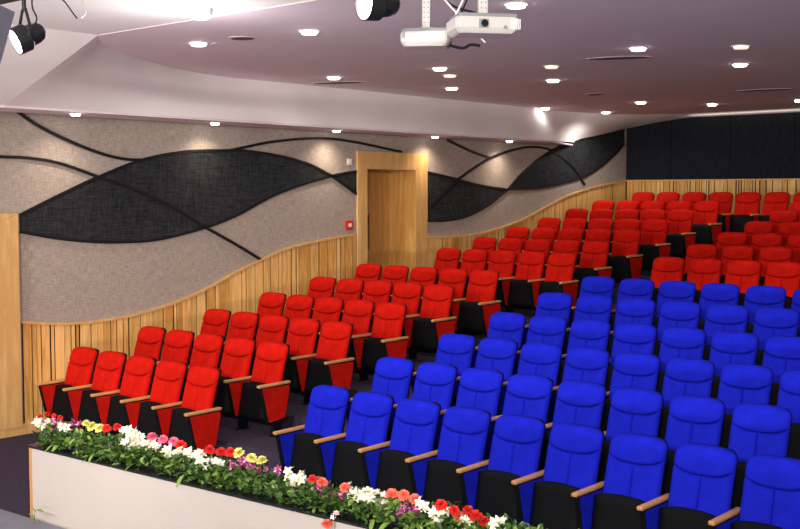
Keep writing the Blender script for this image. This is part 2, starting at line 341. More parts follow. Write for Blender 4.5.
def strip(name, pts, w, d0, d1, mat, label=None, cat=None, smoothn=8):
    """ribbon with real thickness lying on the left wall; pts in (y,z)"""
    pts = catmull([(a, b, 0) for a, b in pts], smoothn) if smoothn else [Vector((a, b, 0)) for a, b in pts]
    bm = bmesh.new(); prev = None
    for i, p in enumerate(pts):
        t = (pts[min(i+1, len(pts)-1)] - pts[max(i-1, 0)]).normalized(); n = Vector((-t.y, t.x, 0))*w/2
        q = [bm.verts.new((WX+d, v.x, v.y)) for d, v in ((d0, p-n), (d1, p-n), (d1, p+n), (d0, p+n))]
        if prev:
            for k in range(4): bm.faces.new((prev[k], prev[(k+1) % 4], q[(k+1) % 4], q[k]))
        else: bm.faces.new(q)
        prev = q
    bm.faces.new(prev[::-1]); bmesh.ops.recalc_face_normals(bm, faces=bm.faces[:])
    return struct(name, bm, mat, label, cat)
strip('trim_8', WAVE_A, .03, 0, .045, M['oak'], 'thin wavy oak capping left of the door', 'moulding')
strip('trim_9', WAVE_B, .03, 0, .045, M['oak'], 'thin wavy oak capping right of the door', 'moulding')
bm = bmesh.new(); box(bm, (WX+.03, WY-.045, 3.14), (XR, WY, 3.165)); struct('trim_10', bm, M['oak'])
# charcoal leaf-shaped acoustic panels + their black outlines
def leafpanel(upl, lol, label):
    U = catmull([(a, b, 0) for a, b in upl], 8); L_ = catmull([(a, b, 0) for a, b in lol], 8)
    U = [(v.x, v.y) for v in U]; L_ = [(v.x, v.y) for v in L_]
    y0, y1 = max(U[0][0], L_[0][0]), min(U[-1][0], L_[-1][0]); N = 60; bm = bmesh.new(); prev = None
    for k in range(N+1):
        y = y0 + (y1-y0)*k/N; a, b = interp(L_, y), max(interp(U, y), interp(L_, y)+.002)
        q = [bm.verts.new(c) for c in ((WX+.002, y, a), (WX+.02, y, a), (WX+.02, y, b), (WX+.002, y, b))]
        if prev:
            for j in range(4): bm.faces.new((prev[j], prev[(j+1) % 4], q[(j+1) % 4], q[j]))
        else: bm.faces.new(q)
        prev = q
    bm.faces.new(prev[::-1]); bmesh.ops.recalc_face_normals(bm, faces=bm.faces[:])
    o = obj('acoustic_panel', bm, M['leaf']); tag(o, label, 'wall panel', 'charcoal acoustic panels on the side wall')
    for e in (upl, lol):
        s = strip('panel_edge', e, .035, .002, .03, M['strip']); del s['kind']; s.parent = o
    return o
leafpanel(LEAF1_UP, LEAF1_LO, 'large charcoal leaf shaped acoustic panel on the side wall left of the door')
leafpanel(LEAF2_UP, LEAF2_LO, 'small charcoal pointed acoustic panel touching the left edge of the door frame')
leafpanel(LEAF3_UP, LEAF3_LO, 'charcoal acoustic panel beside the right edge of the door frame, tapering right')
leafpanel(LEAF4_UP, LEAF4_LO, 'charcoal acoustic panel rising to the back corner of the side wall')
for k, (l, lab) in enumerate([(LINE1, 'black curved strip at the top left of the side wall'), (LINE2, 'long black curved strip crossing the large charcoal leaf'),
                              (LINE3, 'black curved strip arching above the door frame'), (LINE4, 'short black strip right of the door under the bulkhead'),
                              (LINE5, 'black arched strip right of the door ending on the oak planks')]):
    strip('trim_%d' % (11+k), l, .035, 0, .034, M['strip'], lab, 'wall strip')
# rear wall black panels
for k, (x0, lab) in enumerate([(-.42, 'black fabric back wall panel in the corner beside the side wall'), (.61, 'black fabric back wall panel, second from the corner'),
                               (1.9, 'black fabric back wall panel, third from the corner'), (3.19, 'black fabric back wall panel, fourth from the corner at the photo edge')]):
    bm = bmesh.new(); x1 = .60 if k == 0 else x0+1.28
    def zt(x): return 4.255+.17*(x+.45)/1.45 if x < 1.0 else 4.425
    xs = sorted({x0+.005, x1-.005} | ({1.0} if x0 < 1 < x1 else set()))
    prism(bm, [(x0+.005, 3.17), (x1-.005, 3.17)] + [(x, zt(x)) for x in xs[::-1]], WY-.02, WY-.002, 'Y')
    tag(obj('acoustic_panel', bm, M['rearpanel']), lab, 'wall panel', 'black acoustic panels on the back wall')
bm = bmesh.new(); box(bm, (WX, -1.5, 0), (WX+.055, .12, .13), .006); struct('baseboard_left', bm, M['oak'], 'oak plinth at the foot of the side wall', 'baseboard')

# ---- door in the side wall
dr = empty('door_1', (WX, 6.0, .79)); dr['kind'] = 'structure'; dr['label'] = 'oak door set deep in a wide oak frame in the side wall'; dr['category'] = 'door'
def rel(bm, root): bmesh.ops.translate(bm, vec=-Vector(root.location), verts=bm.verts[:])
y0, y1, zt, w = 5.18, 6.885, 3.54, .25
iy0, iy1, iz = D2[0], D2[1], D2[3]
bm = bmesh.new()
prism(bm, [(y0, .79), (iy0, .79), (iy0, iz), (y0, zt)], WX, WX+.035, 'X')
prism(bm, [(iy1, .79), (y1, .79), (y1, zt), (iy1, iz)], WX, WX+.035, 'X')
prism(bm, [(iy0+.007, iz), (iy1-.007, iz), (y1-.007, zt), (y0+.007, zt)], WX, WX+.035, 'X')
rel(bm, dr); o = obj('door_frame', bm, M['oak'], dr)
bm = bmesh.new()
box(bm, (WX-.62, iy0-.02, .79), (WX, iy0, iz+.02)); box(bm, (WX-.62, iy1, .79), (WX, iy1+.02, iz+.02)); box(bm, (WX-.62, iy0, iz), (WX, iy1, iz+.02))
rel(bm, dr); obj('door_lining', bm, M['plank'], dr)
bm = bmesh.new()
box(bm, (WX-.62, iy0, .79), (WX-.57, (iy0+iy1)/2-.004, iz)); box(bm, (WX-.62, (iy0+iy1)/2+.004, .79), (WX-.57, iy1, iz))
rel(bm, dr); lf = obj('door_leaf', bm, M['door'], dr)
bm = bmesh.new(); tube(bm, [(WX-.50, 5.98, 1.95), (WX-.50, 5.98, 2.53)], .032, 10); cyl(bm, (WX-.5, 5.98, 2.05), (WX-.57, 5.98, 2.05), .01); cyl(bm, (WX-.5, 5.98, 2.43), (WX-.57, 5.98, 2.43), .01)
rel(bm, dr); obj('door_handle', bm, M['handle'], lf)
# portal frame at far left
dr = empty('door_2', (WX, -2.3, 0)); dr['kind'] = 'structure'; dr['label'] = 'wide oak door surround at the left edge beside the flower border'; dr['category'] = 'door'
bm = bmesh.new()
prism(bm, [(-1.45, .10), (-.675, .10), (-.675, 2.64), (-1.45, 2.3)], WX, WX+.07, 'X')
prism(bm, [(-4.0, .10), (-3.2, .10), (-3.2, 2.3), (-4.0, 2.64)], WX, WX+.07, 'X')
prism(bm, [(-3.197, 2.3), (-1.453, 2.3), (-.682, 2.64), (-3.997, 2.64)], WX, WX+.07, 'X')
rel(bm, dr); obj('door_frame', bm, M['oak'], dr)
bm = bmesh.new(); box(bm, (WX-.14, -3.2, 0), (WX-.09, -1.45, 2.3)); rel(bm, dr); obj('door_leaf', bm, M['door'], dr)
# alarm call point and switch plate left of the door
t = empty('fire_alarm', (WX, 4.99, 2.385)); tag(t, 'small red fire alarm call point on the wall left of the door', 'fire alarm')
bm = bmesh.new(); box(bm, (0, -.07, -.07), (.045, .07, .07), .008); obj('housing', bm, M['alarm'], t)
bm = bmesh.new(); box(bm, (.045, -.035, -.03), (.05, .035, .03), .001); obj('glass_window', bm, M['plate'], t)
t = empty('switch_plate', (WX, 5.02, 3.366)); tag(t, 'small white sensor plate on the wall above the fire alarm', 'wall sensor')
bm = bmesh.new(); box(bm, (0, -.05, -.05), (.02, .05, .05), .006); obj('plate', bm, M['plate'], t)
bm = bmesh.new(); box(bm, (.02, -.02, -.02), (.026, .02, .02), .002); obj('sensor', bm, M['plate'], t)

# ------------------------------------------------------------------ theatre seats
TILT = math.tan(R(15.5))
def yf(z): return -(1.0-z)*TILT - .012*math.sin(math.pi*max(0, min(1, (z-.42)/.58)))
def zarc(x): return .792 + .050*(min(1, abs(x)/.235))**2.8
def ztop(x, hw=.240): return .925 + .075*max(0., 1-(abs(x)/hw)**4.2)**.5
def pad(xa, xb, zlo, zhi, t, nu, nv, seam_lo=False, seam_hi=False, seam_a=False, seam_b=False, back=.02):
    """cushion: outline xa..xb, zlo(x)..zhi(x); outer sides roll off softly, seams are narrow grooves"""
    bm = bmesh.new(); F = []; K = []
    sm = lambda k, n: .6*(1-math.cos(math.pi*k/n))/2 + .4*k/n
    for j in range(nv+1):
        rf, rk = [], []; b = sm(j, nv)
        for i in range(nu+1):
            x = xa + (xb-xa)*sm(i, nu); zl, zh = zlo(x), zhi(x); zz = zl + (zh-zl)*b
            u = min(1., abs(x)/HW); e = max(0., 1-u**9)**.5
            if not seam_hi: e *= max(0., 1-max(0, 1-(zh-zz)/.06)**3)**.5
            if not seam_lo: e *= max(0., 1-max(0, 1-(zz-zl)/.05)**3)**.5
            gr = 0
            for on, ds in ((seam_lo, zz-zl), (seam_hi, zh-zz), (seam_a, x-xa), (seam_b, xb-x)):
                if on: gr = max(gr, math.exp(-(ds/.009)**2))
            rf.append(bm.verts.new((x, yf(zz) + .03 - t*e*(1-.42*gr), zz)))
            rk.append(bm.verts.new((x, yf(zz) + .03 + back, zz)))
        F.append(rf); K.append(rk)
    for j in range(nv):
        for i in range(nu):
            bm.faces.new((F[j][i], F[j][i+1], F[j+1][i+1], F[j+1][i]))
            bm.faces.new((K[j][i], K[j+1][i], K[j+1][i+1], K[j][i+1]))
    ring = lambda G: [G[0][i] for i in range(nu)] + [G[j][nu] for j in range(nv)] + [G[nv][nu-i] for i in range(nu)] + [G[nv-j][0] for j in range(nv)]
    a, b = ring(F), ring(K); n = len(a)
    for k in range(n): bm.faces.new((a[k], b[k], b[(k+1) % n], a[(k+1) % n]))
    bmesh.ops.recalc_face_normals(bm, faces=bm.faces[:])
    return bm
HW = .240
hwf = lambda z: .93 + .07*math.sin(math.pi*max(0, min(1, (z-.40)/.60))*.5 + .5) if z < .8 else .93 + .07*math.sin(math.pi*.333 + .5)
def join(b1, b2):
    me = bpy.data.meshes.new('tmp'); b2.to_mesh(me); b1.from_mesh(me); bpy.data.meshes.remove(me); b2.free()
def seat_meshes():
    d = {}
    lo = lambda x: .47
    g = .0022
    bm = pad(-HW, -.0012, lo, lambda x: zarc(x)-.0012, .05, 14, 18, seam_hi=True, seam_b=True)
    join(bm, pad(.0012, HW, lo, lambda x: zarc(x)-.0012, .05, 14, 18, seam_hi=True, seam_a=True)); d['backrest'] = bm
    d['headrest'] = pad(-HW, HW, lambda x: zarc(x)+.0012, ztop, .055, 26, 14, seam_lo=True)
    # black shell
    bm = bmesh.new(); n = 14; F = []; K = []
    for j in range(15):
        rf, rk = [], []
        for i in range(n+1):
            u = -1 + 2*i/n; x = u*(HW-.002); zz = .36 + (ztop(x, HW)-.008-.36)*j/14
            rf.append(bm.verts.new((x, yf(zz)+.045, zz)))
            rk.append(bm.verts.new((x*.97, yf(zz)+.045+.028+.040*(1-abs(u)**4)**.5, zz-.004)))
        F.append(rf); K.append(rk)
    for j in range(14):
        for i in range(n):
            bm.faces.new((F[j][i], F[j][i+1], F[j+1][i+1], F[j+1][i])); bm.faces.new((K[j][i], K[j+1][i], K[j+1][i+1], K[j][i+1]))
    ring = lambda G: [G[0][i] for i in range(n)] + [G[j][n] for j in range(14)] + [G[14][n-i] for i in range(n)] + [G[14-j][0] for j in range(14)]
    a, b = ring(F), ring(K)
    for k in range(len(a)): bm.faces.new((a[k], b[k], b[(k+1) % len(a)], a[(k+1) % len(a)]))
    bmesh.ops.recalc_face_normals(bm, faces=bm.faces[:]); d['back_shell'] = bm
    # folded-up seat: coloured cushion behind, black underside facing forward
    def slab(hw, zb, zt0, arch, yb, yt, th, bulge, seg=12):
        bm = bmesh.new(); F = []; K = []
        for j in range(seg+1):
            rf, rk = [], []; b = j/seg
            for i in range(seg+1):
                u = -1+2*i/seg; zz_t = zt0 - arch*abs(u)**2.6; zz = zb + .03*abs(u)**4*(1-b) + (zz_t-zb)*b
                y = yb + (yt-yb)*b; e = (max(0, 1-abs(u)**6)*max(0, 1-abs(2*b-1)**8))**.5
                hh = hw*(1-.05*(1-b))
                rf.append(bm.verts.new((u*hh, y-bulge*e, zz))); rk.append(bm.verts.new((u*hh*.98, y+th, zz)))
            F.append(rf); K.append(rk)
        for j in range(seg):
            for i in range(seg):
                bm.faces.new((F[j][i], F[j][i+1], F[j+1][i+1], F[j+1][i])); bm.faces.new((K[j][i], K[j+1][i], K[j+1][i+1], K[j][i+1]))
        ring = lambda G: [G[0][i] for i in range(seg)] + [G[j][seg] for j in range(seg)] + [G[seg][seg-i] for i in range(seg)] + [G[seg-j][0] for j in range(seg)]
        a, b = ring(F), ring(K)
        for k in range(len(a)): bm.faces.new((a[k], b[k], b[(k+1) % len(a)], a[(k+1) % len(a)]))
        bmesh.ops.recalc_face_normals(bm, faces=bm.faces[:]); return bm
    d['seat_shell'] = slab(.235, .16, .575, .03, -.33, -.245, .03, .03)
    d['seat_cushion'] = slab(.228, .20, .545, .03, -.298, -.213, .075, .0, 8)
    # side panel core (black), centred on x=0
    PY = [(-.445, .555), (-.415, .565), (-.03, .565), (-.012, .52), (-.080, .20), (-.10, .17), (-.31, .145), (-.355, .165)]
    bm = bmesh.new(); prism(bm, PY, -.0205, .0205, 'X'); bmesh.ops.bevel(bm, geom=bm.edges[:], offset=.004, segments=1, affect='EDGES')
    box(bm, (-.02, -.27, .02), (.02, -.15, .17), .004); box(bm, (-.022, -.30, 0), (.022, -.12, .015), .004); d['side_panel'] = bm
    bm = bmesh.new()
    for s in (-1, 1):
        Q = [(-.428, .552), (-.03, .552), (-.022, .52), (-.092, .195), (-.325, .165), (-.337, .178)]
        prism(bm, Q, s*.019, s*.0235, 'X')
    d['side_fabric'] = bm
    # wooden arm
    bm = bmesh.new(); vs = box(bm, (-.029, -.475, .565), (.029, -.005, .597), .012)
    for v in bm.verts:
        if v.co.y < -.44: v.co.x *= .86; v.co.z -= .004
    d['armrest'] = bm
    return d
MT = dict(backrest=None, headrest=None, seat_cushion=None, side_fabric=None, back_shell='black', seat_shell='black', side_panel='black', armrest='arm')
SMO = {'backrest', 'headrest', 'back_shell', 'seat_shell', 'seat_cushion', 'armrest'}
def mesh_set(colour):
    out = {}
    for k, bm in seat_meshes().items():
        me = bpy.data.meshes.new(k + '_' + colour); bm.normal_update(); bm.to_mesh(me); bm.free()
        me.materials.append(M[MT[k] or colour])
        if k in SMO:
            for p in me.polygons: p.use_smooth = True
        out[k] = me
    return out
def make_seat(colour, ms, both):
    root = empty('theatre_seat', (0, 0, -50)); root['category'] = 'theatre seat'
    def part(n, k, par, loc=(0, 0, 0)):
        o = bpy.data.objects.new(n, ms[k]); C.objects.link(o); o.parent = par; o.location = loc; return o
    b = part('backrest', 'backrest', root); part('headrest', 'headrest', b); part('back_shell', 'back_shell', b)
    s = part('seat', 'seat_cushion', root); part('seat_shell', 'seat_shell', s)
    for x in ((-.28, .28) if both else (-.28,)):
        p = part('side_panel', 'side_panel', root, (x, 0, 0)); part('side_fabric', 'side_fabric', p); part('armrest', 'armrest', root, (x, 0, 0))
    return root
MS = {c: mesh_set(c) for c in ('red', 'blue')}
TPL = {(c, b): make_seat(c, MS[c], b) for c in ('red', 'blue') for b in (False, True)}
USED = set()
def kids(o): return [c for c in ALLK.get(o.name, [])]
ALLK = {}
for o in list(C.objects):
    if o.parent: ALLK.setdefault(o.parent.name, []).append(o)
def copy_tree(o, par=None):
    c = o.copy(); C.objects.link(c)
    if par is not None: c.parent = par
    for ch in ALLK.get(o.name, []): copy_tree(ch, c)
    return c
def place(colour, both, loc, label, group):
    k = (colour, both)
    if k in USED: o = copy_tree(TPL[k])
    else: o = TPL[k]; USED.add(k)
    o.location = loc; o['label'] = label; o['category'] = 'theatre seat'; o['group'] = group
ORD = ['first', 'second', 'third', 'fourth', 'fifth', 'sixth', 'seventh', 'eighth', 'ninth', 'tenth', 'eleventh', 'twelfth', 'thirteenth']
def px(p):
    v = Vector(p)-CAM; c, s = math.cos(-.72), math.sin(-.72)
    r = v.x*c - v.y*s; w = v.x*s + v.y*c
    return 400 + 1125.14*r/(w*math.cos(.0625) - v.z*math.sin(.0625))
for i, (Y, z0, oL, oB, nb) in enumerate(ROWS):
    rown = 'front row' if i == 0 else ORD[i] + ' row'
    for j in range(5):
        where = ['next to the wall', 'second from the wall', 'third from the wall', 'fourth from the wall', 'last before the aisle'][j]
        place('red', j == 4, (j*PITCH[i][0]+PITCH[i][1], Y, z0), 'red theatre seat in the %s of the wall block, %s' % (rown, where), 'red seats between the side wall and the aisle')
    col = 'blue' if i < 6 else 'red'
    for j in range(12):
        X = 4*.56+1.8495+j*PITCH[i][2]+PITCH[i][3]
        if px((X-.2, Y, z0+.9)) > 797: break
        where = 'on the aisle' if j == 0 else ORD[j] + ' from the aisle'
        rn = rown if col == 'blue' else ['front', 'second', 'third', 'fourth', 'fifth', 'sixth'][i-6] + ' red row'
        place(col, False, (X, Y, z0), '%s theatre seat in the %s of the centre block, %s' % (col, rn, where),
              'blue seats in the centre block' if col == 'blue' else 'red seats behind the blue seats in the centre block')
for j in range(7):
    place('red', False, (.45+.555*j, 12.62, 1.907), 'red theatre seat in the back row against the back wall, %s from the side wall' % ORD[j], 'red seats along the back wall')
for k, o in TPL.items():
    if k not in USED:
        for ch in [o] + [q for q in C.objects if q.parent == o or (q.parent and q.parent.parent == o)]: bpy.data.objects.remove(ch)

# ------------------------------------------------------------------ planter wall with flowers
def pl(X): return -2.52 + (X-2.92)*.05
ang = math.atan(.05); PX0, PX1 = 2.92, 10.2
pr = empty('planter_wall', (PX0, pl(PX0), 0), (0, 0, ang)); tag(pr, 'low white panelled wall with black ledge carrying the flower border', 'planter wall')
LEN = (PX1-PX0)/math.cos(ang)
bm = bmesh.new(); box(bm, (.03, 0, 0), (LEN, .30, .665), .003); obj('white_panel', bm, M['panel'], pr)
bm = bmesh.new(); box(bm, (-.005, -.004, 0), (.03, .304, .668), .004); obj('end_trim', bm, M['edge'], pr)
bm = bmesh.new(); box(bm, (-.02, -.02, .667), (LEN, .32, .687), .004); obj('ledge', bm, M['ledge'], pr)
bm = bmesh.new(); box(bm, (.06, .09, .687), (LEN, .27, .715), .01); obj('trough', bm, M['ledge'], pr)
bm = bmesh.new(); prism(bm, [(-.44, pl(-.44)-.03), (XR-.01, pl(XR)-.03), (XR-.01, YS+.01), (-.44, YS+.01)], .0, .05, 'Z'); struct('floor_stage', bm, M['deck'], 'grey blue deck in front of the white planter wall', 'floor')

def leaf_into(bm, base, dirv, L_, W_, bend, val, vals):
    """curved lance leaf, 5 stations"""
    d = Vector(dirv).normalized(); side = d.cross(Vector((0, 0, 1)));
    if side.length < .05: side = Vector((1, 0, 0))
    side.normalize(); side = (Matrix.Rotation(rnd.uniform(-.9, .9), 3, d) @ side); nrm = side.cross(d)
    prev = None; n0 = len(bm.faces)
    for k, (t, w) in enumerate(((0, .12), (.3, .8), (.6, 1.), (.85, .55), (1, .03))):
        c = Vector(base) + d*L_*t + Vector((0, 0, -1))*bend*L_*t*t
        a = bm.verts.new(c + side*W_*w*.5 + nrm*W_*.12*w); m_ = bm.verts.new(c); b = bm.verts.new(c - side*W_*w*.5 + nrm*W_*.12*w)
        if prev:
            bm.faces.new((prev[0], prev[1], m_, a)); bm.faces.new((prev[1], prev[2], b, m_)); vals += [val, val]
        prev = (a, m_, b)
bm = bmesh.new(); vals = []
N = 5200
for k in range(N):
    X = PX0 + .02 + rnd.random()*(9.6-PX0-.1); off = rnd.uniform(.035, .28)
    cl = .5 + .5*math.sin(X*9.1+1.3)*math.sin(X*23.7+off*9)
    zz = .70 + (.09 + .07*cl)*rnd.random()**.8 - max(0, .12-off)*.45
    leaf_into(bm, (X, pl(X)+off, zz), (rnd.uniform(-1, 1), rnd.uniform(-1, .6), rnd.uniform(-.15, 1.0)), rnd.uniform(.045, .085), rnd.uniform(.022, .045), rnd.uniform(.0, .5), min(1, max(0, rnd.gauss(.5, .3))), vals)
for k in range(14):   # a few leaves hanging over the ledge
    X = PX0 + .3 + rnd.random()*(8.2-PX0)
    leaf_into(bm, (X, pl(X)+.03, .73), (rnd.uniform(-.5, .5), -1, rnd.uniform(-.3, .1)), rnd.uniform(.08, .11), rnd.uniform(.03, .04), .6, .9, vals)
o = obj('foliage', bm, M['leafg']); at = o.data.attributes.new('plank', 'FLOAT', 'FACE')
for k, v in enumerate(vals): at.data[k].value = v
tag(o, 'dense green leaves of the flower border on the planter wall', 'foliage', kind='stuff')

def petal(bm, c, d, up_, L_, W_, curl, mat=0, n=4):
    d = Vector(d).normalized(); u = Vector(up_); u = (u - d*u.dot(d)).normalized(); s = d.cross(u); prev = None
    for k in range(n+1):
        t = k/n; w = W_*math.sin(math.pi*min(.97, .10+.86*t))**.7*.5
        p = Vector(c) + d*L_*t + u*curl*L_*t*t
        a, m_, b = bm.verts.new(p+s*w+u*w*.25), bm.verts.new(p), bm.verts.new(p-s*w+u*w*.25)
        if prev:
            f1 = bm.faces.new((prev[0], prev[1], m_, a)); f2 = bm.faces.new((prev[1], prev[2], b, m_)); f1.material_index = f2.material_index = mat
        prev = (a, m_, b)
def bloom_carnation(r=.043):
    bm = bmesh.new()
    for lay, (nn, el, L_) in enumerate(((12, .05, r), (11, .45, r*.92), (9, .85, r*.8), (6, 1.2, r*.65))):
        for k in range(nn):
            a = 2*math.pi*(k+.5*lay)/nn + rnd.uniform(-.1, .1); e = el + rnd.uniform(-.1, .1)
            petal(bm, (0, 0, .004*lay), (math.cos(a)*math.cos(e), math.sin(a)*math.cos(e), math.sin(e)), (0, 0, 1) if e < 1.3 else (1, 0, 0), L_, r*.62, rnd.uniform(-.25, .15))
    return bm
def bloom_lily(r=.036):
    bm = bmesh.new()
    for nn, el, L_, W_ in ((3, .35, r, r*.62), (3, .6, r*.95, r*.75)):
        for k in range(nn):
            a = 2*math.pi*k/nn + (0 if nn == 3 and el < .5 else 1.05)
            petal(bm, (0, 0, 0), (math.cos(a)*math.cos(el), math.sin(a)*math.cos(el), math.sin(el)), (0, 0, 1), L_, W_, -.3)
    r2 = bmesh.ops.create_uvsphere(bm, u_segments=6, v_segments=4, radius=r*.16, matrix=Matrix.Translation((0, 0, r*.2)))
    for f in {f for v in r2['verts'] for f in v.link_faces}: f.material_index = 1
    return bm
def orchid_cluster(r=.03, n=5):
    bm = bmesh.new()
    for q in range(n):
        o_ = Vector((rnd.uniform(-.035, .035), rnd.uniform(-.025, .025), rnd.uniform(-.04, .035)))
        ax = Matrix.Rotation(rnd.uniform(-.9, .9), 3, 'X') @ Matrix.Rotation(rnd.uniform(-.9, .9), 3, 'Y'); ph = rnd.random()*6
        for k in range(5):
            a = ph + 2*math.pi*k/5
            petal(bm, o_, ax @ Vector((math.cos(a), math.sin(a), .35)), ax @ Vector((0, 0, 1)), r*rnd.uniform(.7, .95), r*.5, -.15, mat=(0 if k % 2 or rnd.random() < .45 else 1), n=3)
    return bm
def mesh_of(bm, name, mats):
    me = bpy.data.meshes.new(name); bm.normal_update(); bm.to_mesh(me); bm.free()
    for m in mats: me.materials.append(m)
    for p in me.polygons: p.use_smooth = True
    return me
BL = {}
for k in ('red', 'pink', 'coral', 'yellow'): BL[k] = [mesh_of(bloom_carnation(), 'bloom', [PET[k]]) for _ in range(2)]
BL['white'] = [mesh_of(orchid_cluster(.046, 6), 'bloom', [PET['white'], PET['cream']]) for _ in range(3)]
BL['purple'] = [mesh_of(orchid_cluster(.038, 6), 'bloom', [PET['purple'], PET['mauve']]) for _ in range(3)]
BL['pink2'] = [mesh_of(orchid_cluster(.03, 4), 'bloom', [PET['white'], PET['mauve']])]
BL['red2'] = BL['coral']
bm = bmesh.new(); tube(bm, [(0, 0, -.002), (.004, .004, -.07), (0, .01, -.15)], .0028, 5); SM = bpy.data.meshes.new('stem'); bm.to_mesh(SM); bm.free(); SM.materials.append(M['stem'])
KN = dict(red=('carnation', 'red carnation'), pink=('carnation', 'pink carnation'), coral=('carnation', 'coral pink carnation'), yellow=('chrysanthemum', 'pale yellow chrysanthemum'),
          white=('white_orchid', 'white orchid bloom'), purple=('purple_orchid', 'purple white orchid'), pink2=('orchid', 'pale pink orchid'), red2=('carnation', 'coral red carnation'))
cnt = {}
def seatname(x):
    if x < 4.3: return None
for k in sorted(set(f[0] for f in FLOWERS)):
    fl = sorted([f for f in FLOWERS if f[0] == k], key=lambda f: f[1])
    for n_, (kk, x, y, zz) in enumerate(fl):
        nm, desc = KN[k]
        if k == 'red2': lab = 'coral red carnation drooping over the black ledge onto the white panel'
        elif k == 'pink2': lab = 'pale pink orchid hanging low over the black ledge of the planter wall'
        else:
            pass
            if n_ < len(fl)/2: lab = '%s, %s of its kind from the left in the flower border' % (desc, (ORD + ['fourteenth', 'fifteenth', 'sixteenth', 'seventeenth', 'eighteenth', 'nineteenth', 'twentieth', 'twenty-first', 'twenty-second'])[n_])
            else: lab = '%s, %s of its kind from the right in the flower border' % (desc, (ORD + ['fourteenth', 'fifteenth', 'sixteenth', 'seventeenth', 'eighteenth', 'nineteenth', 'twentieth', 'twenty-first', 'twenty-second', 'twenty-third', 'twenty-fourth'])[len(fl)-1-n_])
        o = bpy.data.objects.new(nm, BL[k][n_ % len(BL[k])]); C.objects.link(o); o.location = (x, y, zz)
        o.rotation_euler = (rnd.uniform(.15, .75), rnd.uniform(-.3, .5), rnd.uniform(0, .6)); s = rnd.uniform(.9, 1.15)*(.62 if (k == 'red' and x < 3.3) else 1); o.scale = (s, s, s)
        tag(o, lab, 'flower', None if k in ('red2', 'pink2') else {'red': 'red carnations in the flower border', 'pink': 'pink carnations in the flower border', 'coral': 'coral carnations in the flower border',
            'yellow': 'pale yellow chrysanthemums in the flower border', 'white': 'white orchids in the flower border', 'purple': 'purple orchids in the flower border'}[k])
        st = bpy.data.objects.new('stem', SM); C.objects.link(st); st.parent = o
# sprig growing at the foot of the panel
sp = empty('leaf_sprig', (3.12, pl(3.12)-.09, .05)); tag(sp, 'small green leaf sprig at the foot of the white planter wall', 'plant')
bm = bmesh.new(); tube(bm, [(0, 0, 0), (.01, -.01, .06), (.03, -.01, .12)], .004, 6); obj('stem', bm, M['stem'], sp)
bm = bmesh.new(); vals = []
for b_, d_, L_ in [((.03, -.01, .12), (1, -.1, .35), .13), ((.02, -.01, .10), (-.4, -.2, .8), .07), ((.01, -.01, .05), (1, -.2, .1), .12), ((.01, -.01, .05), (-.6, -.2, .5), .06), ((.0, -.01, .03), (.7, -.3, .5), .09)]:
    leaf_into(bm, b_, d_, L_*1.3, .03, .25, .9, vals)
o = obj('leaves', bm, M['leafg'], sp); at = o.data.attributes.new('plank', 'FLOAT', 'FACE')
for k, v in enumerate(vals): at.data[k].value = v

# ------------------------------------------------------------------ lights in the ceiling
def disc_mesh(r0, r1, z0, z1, seg=28):
    bm = bmesh.new()
    rings = []
    for r, z in ((r1, 0.), (r1, z1), (r0+.004, z1), (r0, z0)):
        rings.append([bm.verts.new((r*math.cos(2*math.pi*k/seg), r*math.sin(2*math.pi*k/seg), z)) for k in range(seg)])
    for a, b in zip(rings, rings[1:]):
        for k in range(seg): bm.faces.new((a[k], a[(k+1) % seg], b[(k+1) % seg], b[k]))
    bmesh.ops.recalc_face_normals(bm, faces=bm.faces[:])
    return bm
me_ring = {}; me_disc = {}
def downlight(loc, r, label, group, mat='lamp', power=60., col=(1, .95, .9), cone=125, blend=.7):
    key = (r, mat)
    root = empty('downlight', loc); tag(root, label, 'ceiling light', group)
    if key not in me_ring:
        b = disc_mesh(r, r*1.22, -.003, -.008); me_ring[key] = bpy.data.meshes.new('ring'); b.to_mesh(me_ring[key]); b.free(); me_ring[key].materials.append(M['ring'])
        b = bmesh.new(); pass
        cyl(b, (0, 0, -.030), (0, 0, -.001), r*.86, r, 28)  # lamp body deepened below the ceiling to stand in for bloom
        me_disc[key] = bpy.data.meshes.new('lamp_disc'); b.to_mesh(me_disc[key]); b.free(); me_disc[key].materials.append(M[mat])
    for n_, me in (('trim_ring', me_ring[key]), ('lamp', me_disc[key])):
        o = bpy.data.objects.new(n_, me); C.objects.link(o); o.parent = root
    if power:
        ld = bpy.data.lights.new('downlight_beam', 'SPOT'); ld.energy = power; ld.color = col; ld.spot_size = R(cone); ld.spot_blend = blend; ld.shadow_soft_size = r*.8
        lo = bpy.data.objects.new('downlight_beam', ld); C.objects.link(lo); lo.parent = root; lo.location = (0, 0, -.045)
    return root
names = ['above the front of the wall block, nearest the left', 'above the front row near the large black spotlight', 'right above the middle of the side wall bulkhead', 'just right of the grey projector poles, upper of a close pair',
         'lower of the close pair below the projectors', 'at the top edge right of the projectors', 'below the projector, centre of the ceiling', 'in the ceiling right of centre, above a long slot vent', 'at the right, under a dim lamp',
         'in the far row, above the back corner', 'in the far row, right of the back corner', 'at the far left near the bulkhead, small', 'at the right edge in the far row', 'at the back beside the bright patch of bulkhead']
for (x, y), nme in zip(DOWN, names):
    downlight((x, y, ZC), .085, 'round white downlight %s' % nme, 'round downlights in the main ceiling', power=LP_MAIN*(3.2 if y > 11 and x < 1 else .05 if x < .1 else 1), cone=(160 if y > 11 and x < 1 else 125))
for (x, y), nme in zip(DIM, ['beside the close pair of downlights', 'above the centre downlight', 'above the right downlight']):
    downlight((x, y, ZC), .085, 'dim warm ceiling lamp %s' % nme, 'dim warm lamps in the main ceiling', mat='dim', power=4, col=(1, .7, .45))
